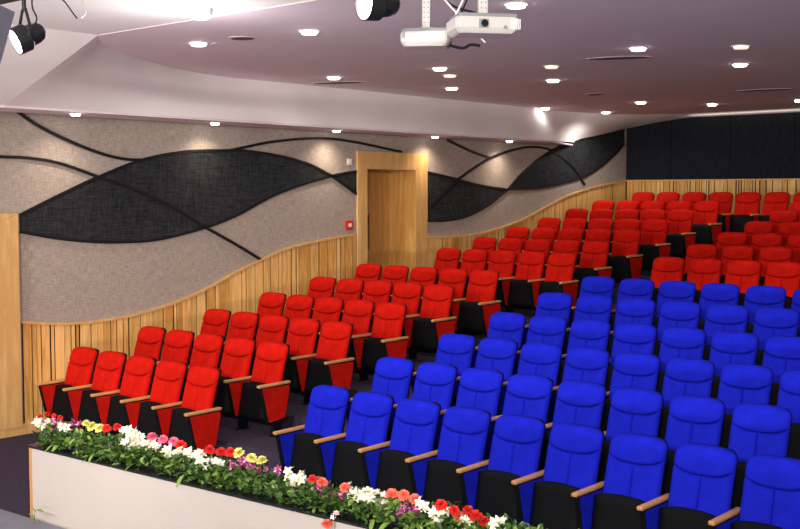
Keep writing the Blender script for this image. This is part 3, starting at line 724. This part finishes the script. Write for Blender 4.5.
for (x, y, nme) in zip((-.02, -.15, -.18, -.2, -.16), (-.11, 2.11, 4.47, 6.82, 8.87), ('above the left tip of the large charcoal leaf', 'above the middle of the large charcoal leaf', 'left of the door', 'right of the door', 'farthest from the camera')):
    downlight((x, y, 3.825), .06, 'small downlight under the bulkhead, %s' % nme, 'small downlights under the bulkhead', power=LP_SOF, cone=140, blend=1., col=(1, .84, .66))
for X in (7.6, 10., 13., 16.5):
    for Y in (1.5, 5.5, 10.8):
        ld = bpy.data.lights.new('ceiling_lamp', 'SPOT'); ld.energy = LP_MAIN*1.2; ld.spot_size = R(125); ld.spot_blend = .7; ld.shadow_soft_size = .07; ld.color = (1, .95, .9)
        lo = bpy.data.objects.new('ceiling_lamp', ld); C.objects.link(lo); lo.location = (X, Y, ZC-.03)
# slot vents
for k, (x0, y0, x1, y1) in enumerate(VENT):
    lab = ['curved slot vent beside the downlight above the side wall', 'curved slot vent in the ceiling right of the centre', 'curved slot vent at the right of the ceiling', 'curved slot vent near the bulkhead in the far ceiling', 'small square vent far back in the ceiling', 'small ceiling vent near the front left downlight'][k]
    c = Vector(((x0+x1)/2, (y0+y1)/2, ZC)); L_ = math.hypot(x1-x0, y1-y0); a = math.atan2(y1-y0, x1-x0)
    root = empty('ceiling_vent', c, (0, 0, a)); tag(root, lab, 'air vent', 'air vents in the ceiling')
    W_ = .14
    bm = bmesh.new()
    poly = [(L_/2*math.cos(t), W_*math.sin(t)) for t in [2*math.pi*q/32 for q in range(32)]]
    prism(bm, poly, -.004, -.001, 'Z'); obj('vent_plate', bm, M['ceiling'], root)
    bm = bmesh.new(); poly = [(L_*.48*math.cos(t), W_*.75*math.sin(t)+W_*.1) for t in [2*math.pi*q/32 for q in range(32)]]
    prism(bm, poly, -.007, -.003, 'Z'); obj('slot', bm, M['slot'], root)

# ------------------------------------------------------------------ stage lights, projectors
def par_can(loc, aim, r, L_, label, doors=False, yoke_up=.35, power=0):
    root = empty('stage_light', loc); tag(root, label, 'stage light', 'black stage lights hanging above the stage')
    d = Vector(aim).normalized(); q = d.to_track_quat('-Z', 'Y').to_matrix().to_4x4()
    bm = bmesh.new(); seg = 24
    prof = [(.45*r, L_), (.62*r, L_*.92), (.75*r, L_*.75), (.80*r, L_*.5), (1.0*r, L_*.42), (1.0*r, 0.), (.93*r, 0.), (.90*r, .05)]
    rings = [[bm.verts.new((a*math.cos(2*math.pi*k/seg), a*math.sin(2*math.pi*k/seg), z_)) for k in range(seg)] for a, z_ in prof]
    for A_, B_ in zip(rings, rings[1:]):
        for k in range(seg): bm.faces.new((A_[k], A_[(k+1) % seg], B_[(k+1) % seg], B_[k]))
    bm.faces.new(rings[0]); bmesh.ops.recalc_face_normals(bm, faces=bm.faces[:]); bmesh.ops.transform(bm, matrix=q, verts=bm.verts[:])
    body = obj('housing', bm, M['metal'], root)
    bm = bmesh.new(); r_ = bmesh.ops.create_uvsphere(bm, u_segments=20, v_segments=8, radius=r*.9)
    for v in bm.verts: v.co.z = v.co.z*.25 + .02
    bmesh.ops.transform(bm, matrix=q, verts=bm.verts[:]); obj('lamp_lens', bm, M['par'], root, True)
    # yoke
    side = d.cross(Vector((0, 0, 1))).normalized(); mid = -d*L_*.35
    bm = bmesh.new(); w = r*1.15; top = Vector((0, 0, yoke_up*.62)) + mid
    tube(bm, [mid + side*w, mid + side*w + Vector((0, 0, r*.9)), top + side*r*.35, top - side*r*.35, mid - side*w + Vector((0, 0, r*.9)), mid - side*w], .011, 6)
    obj('yoke', bm, M['metal'], root)
    bm = bmesh.new(); cyl(bm, top, top + Vector((0, 0, yoke_up*.38)), .014); box(bm, tuple(top + Vector((-.025, -.03, yoke_up*.34))), tuple(top + Vector((.025, .03, yoke_up*.34+.07))), .005); obj('clamp', bm, M['metal'], root)
    if doors:
        bm = bmesh.new()
        for k in range(4):
            a = k*math.pi/2; rot = Matrix.Rotation(a, 4, 'Z')
            v = [(-r*.95, r*1.0, 0), (r*.95, r*1.0, 0), (r*1.25, r*1.5, -r*1.05), (-r*1.25, r*1.5, -r*1.05)]
            lo_ = [bm.verts.new(q @ rot @ Vector(p)) for p in v]; hi_ = [bm.verts.new(q @ rot @ (Vector(p) + Vector((0, .006, .002)))) for p in v]
            bm.faces.new(lo_); bm.faces.new(hi_[::-1])
            for j in range(4): bm.faces.new((lo_[j], hi_[j], hi_[(j+1) % 4], lo_[(j+1) % 4]))
        bmesh.ops.recalc_face_normals(bm, faces=bm.faces[:]); obj('barn_doors', bm, M['metal'], root)
    return root
RIGHT = Vector((math.cos(.72), math.sin(.72), 0)); FWD = Vector((-math.sin(.72), math.cos(.72), 0))
par_can((4.860, -3.70, 3.872), -RIGHT*.70 - FWD*.5 - Vector((0, 0, .42)), .092, .21, 'round black stage light with glowing lens at the top left corner', yoke_up=.30)
par_can((7.30, -2.93, 3.955), -RIGHT*.72 - FWD*.45 + Vector((0, 0, -.05)), .10, .22, 'black stage light with flaps and glowing lens left of the projectors', doors=False, yoke_up=.58)
# truss pipe
bm = bmesh.new(); tube(bm, [(3.2, -3.665, 4.17), (16.5, -3.665, 4.17)], .024, 10); cyl(bm, (3.6, -3.665, 4.17), (3.6, -3.665, ZC+.003), .012); cyl(bm, (9.5, -3.665, 4.17), (9.5, -3.665, ZC+.003), .012); cyl(bm, (15.5, -3.665, 4.17), (15.5, -3.665, ZC+.003), .012)
tag(obj('lighting_pipe', bm, M['metal']), 'black lighting pipe crossing the top left corner of the photo', 'pipe')
# cables dangling
def cable(pts, r, mat, label, grp=None):
    bm = bmesh.new(); tube(bm, catmull(pts, 8), r, 6); tag(obj('cable', bm, M[mat]), label, 'cable', grp)

# grey steel housing corner at the left edge
B1 = Vector((4.869, -3.614, 3.926))
def at1(x, y, back=0.): return B1 + RIGHT*(x-27)/150. + Vector((0, 0, (35-y)/150.)) + FWD*back
cable([at1(36, -12), at1(33, -2), at1(33, 8), at1(37, 18), at1(35, 25)], .006, 'metal', 'thin black cable beside the round stage light at the top left')
cable([at1(60, -1.8, .04), at1(62, 1, .1), at1(65, 9, .2), at1(69, 14, .2)], .005, 'metal', 'thin black cable end dangling at the top left, right of the stage light')
cable([at1(82, -1.8, -.04), at1(80, 2, .1), at1(78, 9, .2), at1(73, 14, .2)], .004, 'cable_w', 'thin pale cable end dangling near the top left')
t = empty('flood_light', P_BOX); t.rotation_euler = (0, 0, .72); tag(t, 'corner of a grey steel floodlight housing at the left edge', 'stage light')
mt = Matrix.Rotation(R(-14), 4, 'Y')
mt = Matrix.Rotation(R(17), 4, 'Y')
bm = bmesh.new(); box(bm, (-.30, -.09, -.19), (0, .09, .05), .004, mtx=mt); obj('housing', bm, M['metal'], t)
bm = bmesh.new(); box(bm, (-.004, -.095, -.20), (.012, .095, .055), .002, mtx=mt); obj('rim', bm, M['steel'], t)
bm = bmesh.new(); box(bm, (-.29, -.098, -.185), (-.003, -.088, .045), .002, mtx=mt); obj('front_plate', bm, M['metal'], t)
bm = bmesh.new(); cyl(bm, (-.12, 0, .05), (-.12, 0, ZC+.004-P_BOX[2]), .012); obj('hanger', bm, M['metal'], t)

def projector(loc, rz, W_, D_, H_, label, lens=True, taper=.0):
    root = empty('projector', loc, (0, 0, rz)); tag(root, label, 'projector', 'white projectors hanging from the ceiling')
    bm = bmesh.new()
    prism(bm, [(-W_/2+.02, -D_/2), (W_/2-.02, -D_/2), (W_/2, -D_/2+.03), (W_/2, D_/2), (-W_/2, D_/2), (-W_/2, -D_/2+.03)], -H_/2+.02, H_/2, 'Z')
    lowv = [v for v in bm.verts if v.co.z < -H_/2+.021]
    ex = bmesh.ops.extrude_face_region(bm, geom=[f for f in bm.faces if all(v in lowv for v in f.verts)])
    for v in ex['geom']:
        if isinstance(v, bmesh.types.BMVert): v.co.z = -H_/2-.008; v.co.x *= .88; v.co.y *= .86
    bmesh.ops.bevel(bm, geom=bm.edges[:], offset=.006, segments=2, affect='EDGES')
    obj('housing', bm, M['projw'], root)
    bm = bmesh.new(); box(bm, (-W_/2+.015, -D_/2+.012, H_/2-.002), (W_/2-.015, D_/2-.02, H_/2+.020), .004); obj('mounting_plate', bm, M['projg'], root)
    bm = bmesh.new(); box(bm, (-.05, -.05, H_/2+.012), (.05, .05, H_/2+.03), .004)
    zt = ZC - loc[2]; box(bm, (-.025, -.02, H_/2+.02), (.025, .02, zt), .004)
    k = H_/2 + .06
    while k < zt-.03:
        for q in (-.012, .012): box(bm, (q-.004, -.0215, k), (q+.004, -.0195, k+.008), mat=1)
        k += .03
    obj('hanging_pole', bm, [M['pole'], M['projg']], root)
    if lens:
        bm = bmesh.new(); box(bm, (-.055, -D_/2-.004, -.022), (.0, -D_/2+.01, .026), .003); r_ = obj('lens_recess', bm, M['projg'], root)
        bm = bmesh.new(); cyl(bm, (-.024, -D_/2-.010, .001), (-.024, -D_/2+.005, .001), .020, .020, 18); obj('lens', bm, M['lens'], r_)
        bm = bmesh.new(); box(bm, (.085, -D_/2-.003, -.026), (.105, -D_/2+.006, -.008), .001); obj('sensor_window', bm, M['projg'], root)
        bm = bmesh.new()
        for q in range(6): box(bm, (.125+.010*q, -D_/2-.002, -.028), (.130+.010*q, -D_/2+.006, .030))
        obj('vent_grille', bm, M['cable_w'], root)
    else:
        bm = bmesh.new(); box(bm, (-W_/2-.002, -D_/2+.04, -.01), (-W_/2+.004, D_/2-.04, .035), .001); box(bm, (-W_/2+.012, -D_/2-.003, -.0), (-W_/2+.03, -D_/2+.004, .045), .001); obj('vent_grille', bm, M['projg'], root)
    return root
projector(P_PROJ2, .72 + R(10), .36, .27, .080, 'white projector with dark square lens, nearer of the two hanging projectors')
projector(P_PROJ1, .72 + R(-6), .30, .22, .08, 'white projector seen from below, left of the one with the lens', lens=False)
Pv = Vector(P_PROJ1); Qv = Vector(P_PROJ2)
cable([Pv + Vector((0, 0, .42)), Pv + RIGHT*.14 + Vector((0, 0, .22)), Pv + RIGHT*.36 + Vector((0, 0, .14)), Pv + RIGHT*.42 + Vector((0, 0, .02))], .008, 'metal', 'black cable looping from the left projector pole')
cable([Pv + RIGHT*.02 - FWD*.03 + Vector((0, 0, .34)), Pv + RIGHT*.2 - FWD*.03 + Vector((0, 0, .14)), Pv + RIGHT*.36 - FWD*.03 + Vector((0, 0, -.02))], .006, 'cable_w', 'pale cable running down from the left projector pole', 'pale projector cables')
cable([Qv - RIGHT*.02 + FWD*.03 + Vector((0, 0, .40)), Qv - RIGHT*.10 + FWD*.03 + Vector((0, 0, .18)), Qv - RIGHT*.16 + FWD*.03 + Vector((0, 0, .05))], .006, 'cable_w', 'pale cable beside the pole of the lensed projector', 'pale projector cables')
cable([Qv - RIGHT*.0 + FWD*.06 + Vector((0, 0, .42)), Qv - RIGHT*.07 + FWD*.06 + Vector((0, 0, .20)), Qv - RIGHT*.13 + FWD*.06 + Vector((0, 0, .06))], .006, 'metal', 'black cable beside the pole of the lensed projector')
cable([Pv + RIGHT*.13 + Vector((0, 0, -.03)), Pv + RIGHT*.22 + Vector((0, 0, -.05)), Pv + RIGHT*.27 + Vector((0, 0, -.03)), Pv + RIGHT*.33 + Vector((0, 0, -.035))], .010, 'metal', 'bundle of black plugs between the two projectors')

# ------------------------------------------------------------------ stage spotlights on the seats; added unseen uplights for ceiling and bulkhead
def spot(loc, tgt, power, size, col=(1, .96, .88), soft=.12, blend=.6):
    ld = bpy.data.lights.new('stage_and_fill_beam', 'SPOT'); ld.energy = power; ld.color = col; ld.spot_size = R(size); ld.spot_blend = blend; ld.shadow_soft_size = soft
    o = bpy.data.objects.new('stage_and_fill_beam', ld); C.objects.link(o); o.location = loc
    o.rotation_euler = (Vector(tgt)-Vector(loc)).to_track_quat('-Z', 'Y').to_euler(); return o
for x, t_, p in [(3., (1., 2, .8), 1.0), (8., (3., 3, .8), 1.2), (12.5, (5.5, 3, .8), 1.4), (16., (6.5, 0, .3), 1.2)]:
    spot((x, -9.5, 4.2), t_, LP_STAGE*p, 60)
for x, y, t_, p in [(9., -9.5, (0., 1., 4.3), .75), (2., -9., (2.5, -1.5, 4.5), .8), (7., -10., (5, 1, 4.5), 1.), (13., -10., (8, 3, 4.5), 1.)]:  # added lamps, out of view, that brighten ceiling and bulkhead from below
    spot((x, y, .6), t_, LP_UP*p, 95 if p != .75 else 52, soft=.3, blend=1., col=(1, .95, .95))
ld = bpy.data.lights.new('cove_strip', 'AREA'); ld.shape = 'RECTANGLE'; ld.size = 14.; ld.size_y = .06; ld.energy = LP_COVE; ld.color = (1, .88, .8)
lo = bpy.data.objects.new('cove_strip', ld); C.objects.link(lo); lo.location = (8.2, 13.15, 4.30); lo.rotation_euler = (math.pi*.92, 0, 0)
w = bpy.data.worlds.new('world'); bpy.context.scene.world = w; w.use_nodes = True
w.node_tree.nodes['Background'].inputs[0].default_value = (.9, .85, .9, 1); w.node_tree.nodes['Background'].inputs[1].default_value = .1
# glow: floodlight on the stage ceiling just above the frame
t = empty('flood_light', P_GLOW); tag(t, 'bright ceiling floodlight at the top edge, left of the stage light with flaps', 'ceiling light')
bm = bmesh.new(); cyl(bm, (0, 0, 0), (0, 0, .06), .10, .11, 24); obj('housing', bm, M['ring'], t)
bm = bmesh.new(); bmesh.ops.create_uvsphere(bm, u_segments=20, v_segments=10, radius=.09)
for v in bm.verts: v.co.z = v.co.z*.35 - .005
obj('lamp_lens', bm, M['par'], t, True)
ld = bpy.data.lights.new('flood_glow', 'POINT'); ld.energy = LP_GLOW; ld.shadow_soft_size = .08; ld.color = (1, .97, 1)
o = bpy.data.objects.new('flood_glow', ld); C.objects.link(o); o.parent = t; o.location = (0, -.1, -.45)

sc = bpy.context.scene
sc.view_settings.view_transform = 'Standard'; sc.view_settings.look = 'None'; sc.view_settings.gamma = 1; sc.view_settings.exposure = EXPO
sc.view_settings.use_curve_mapping = False
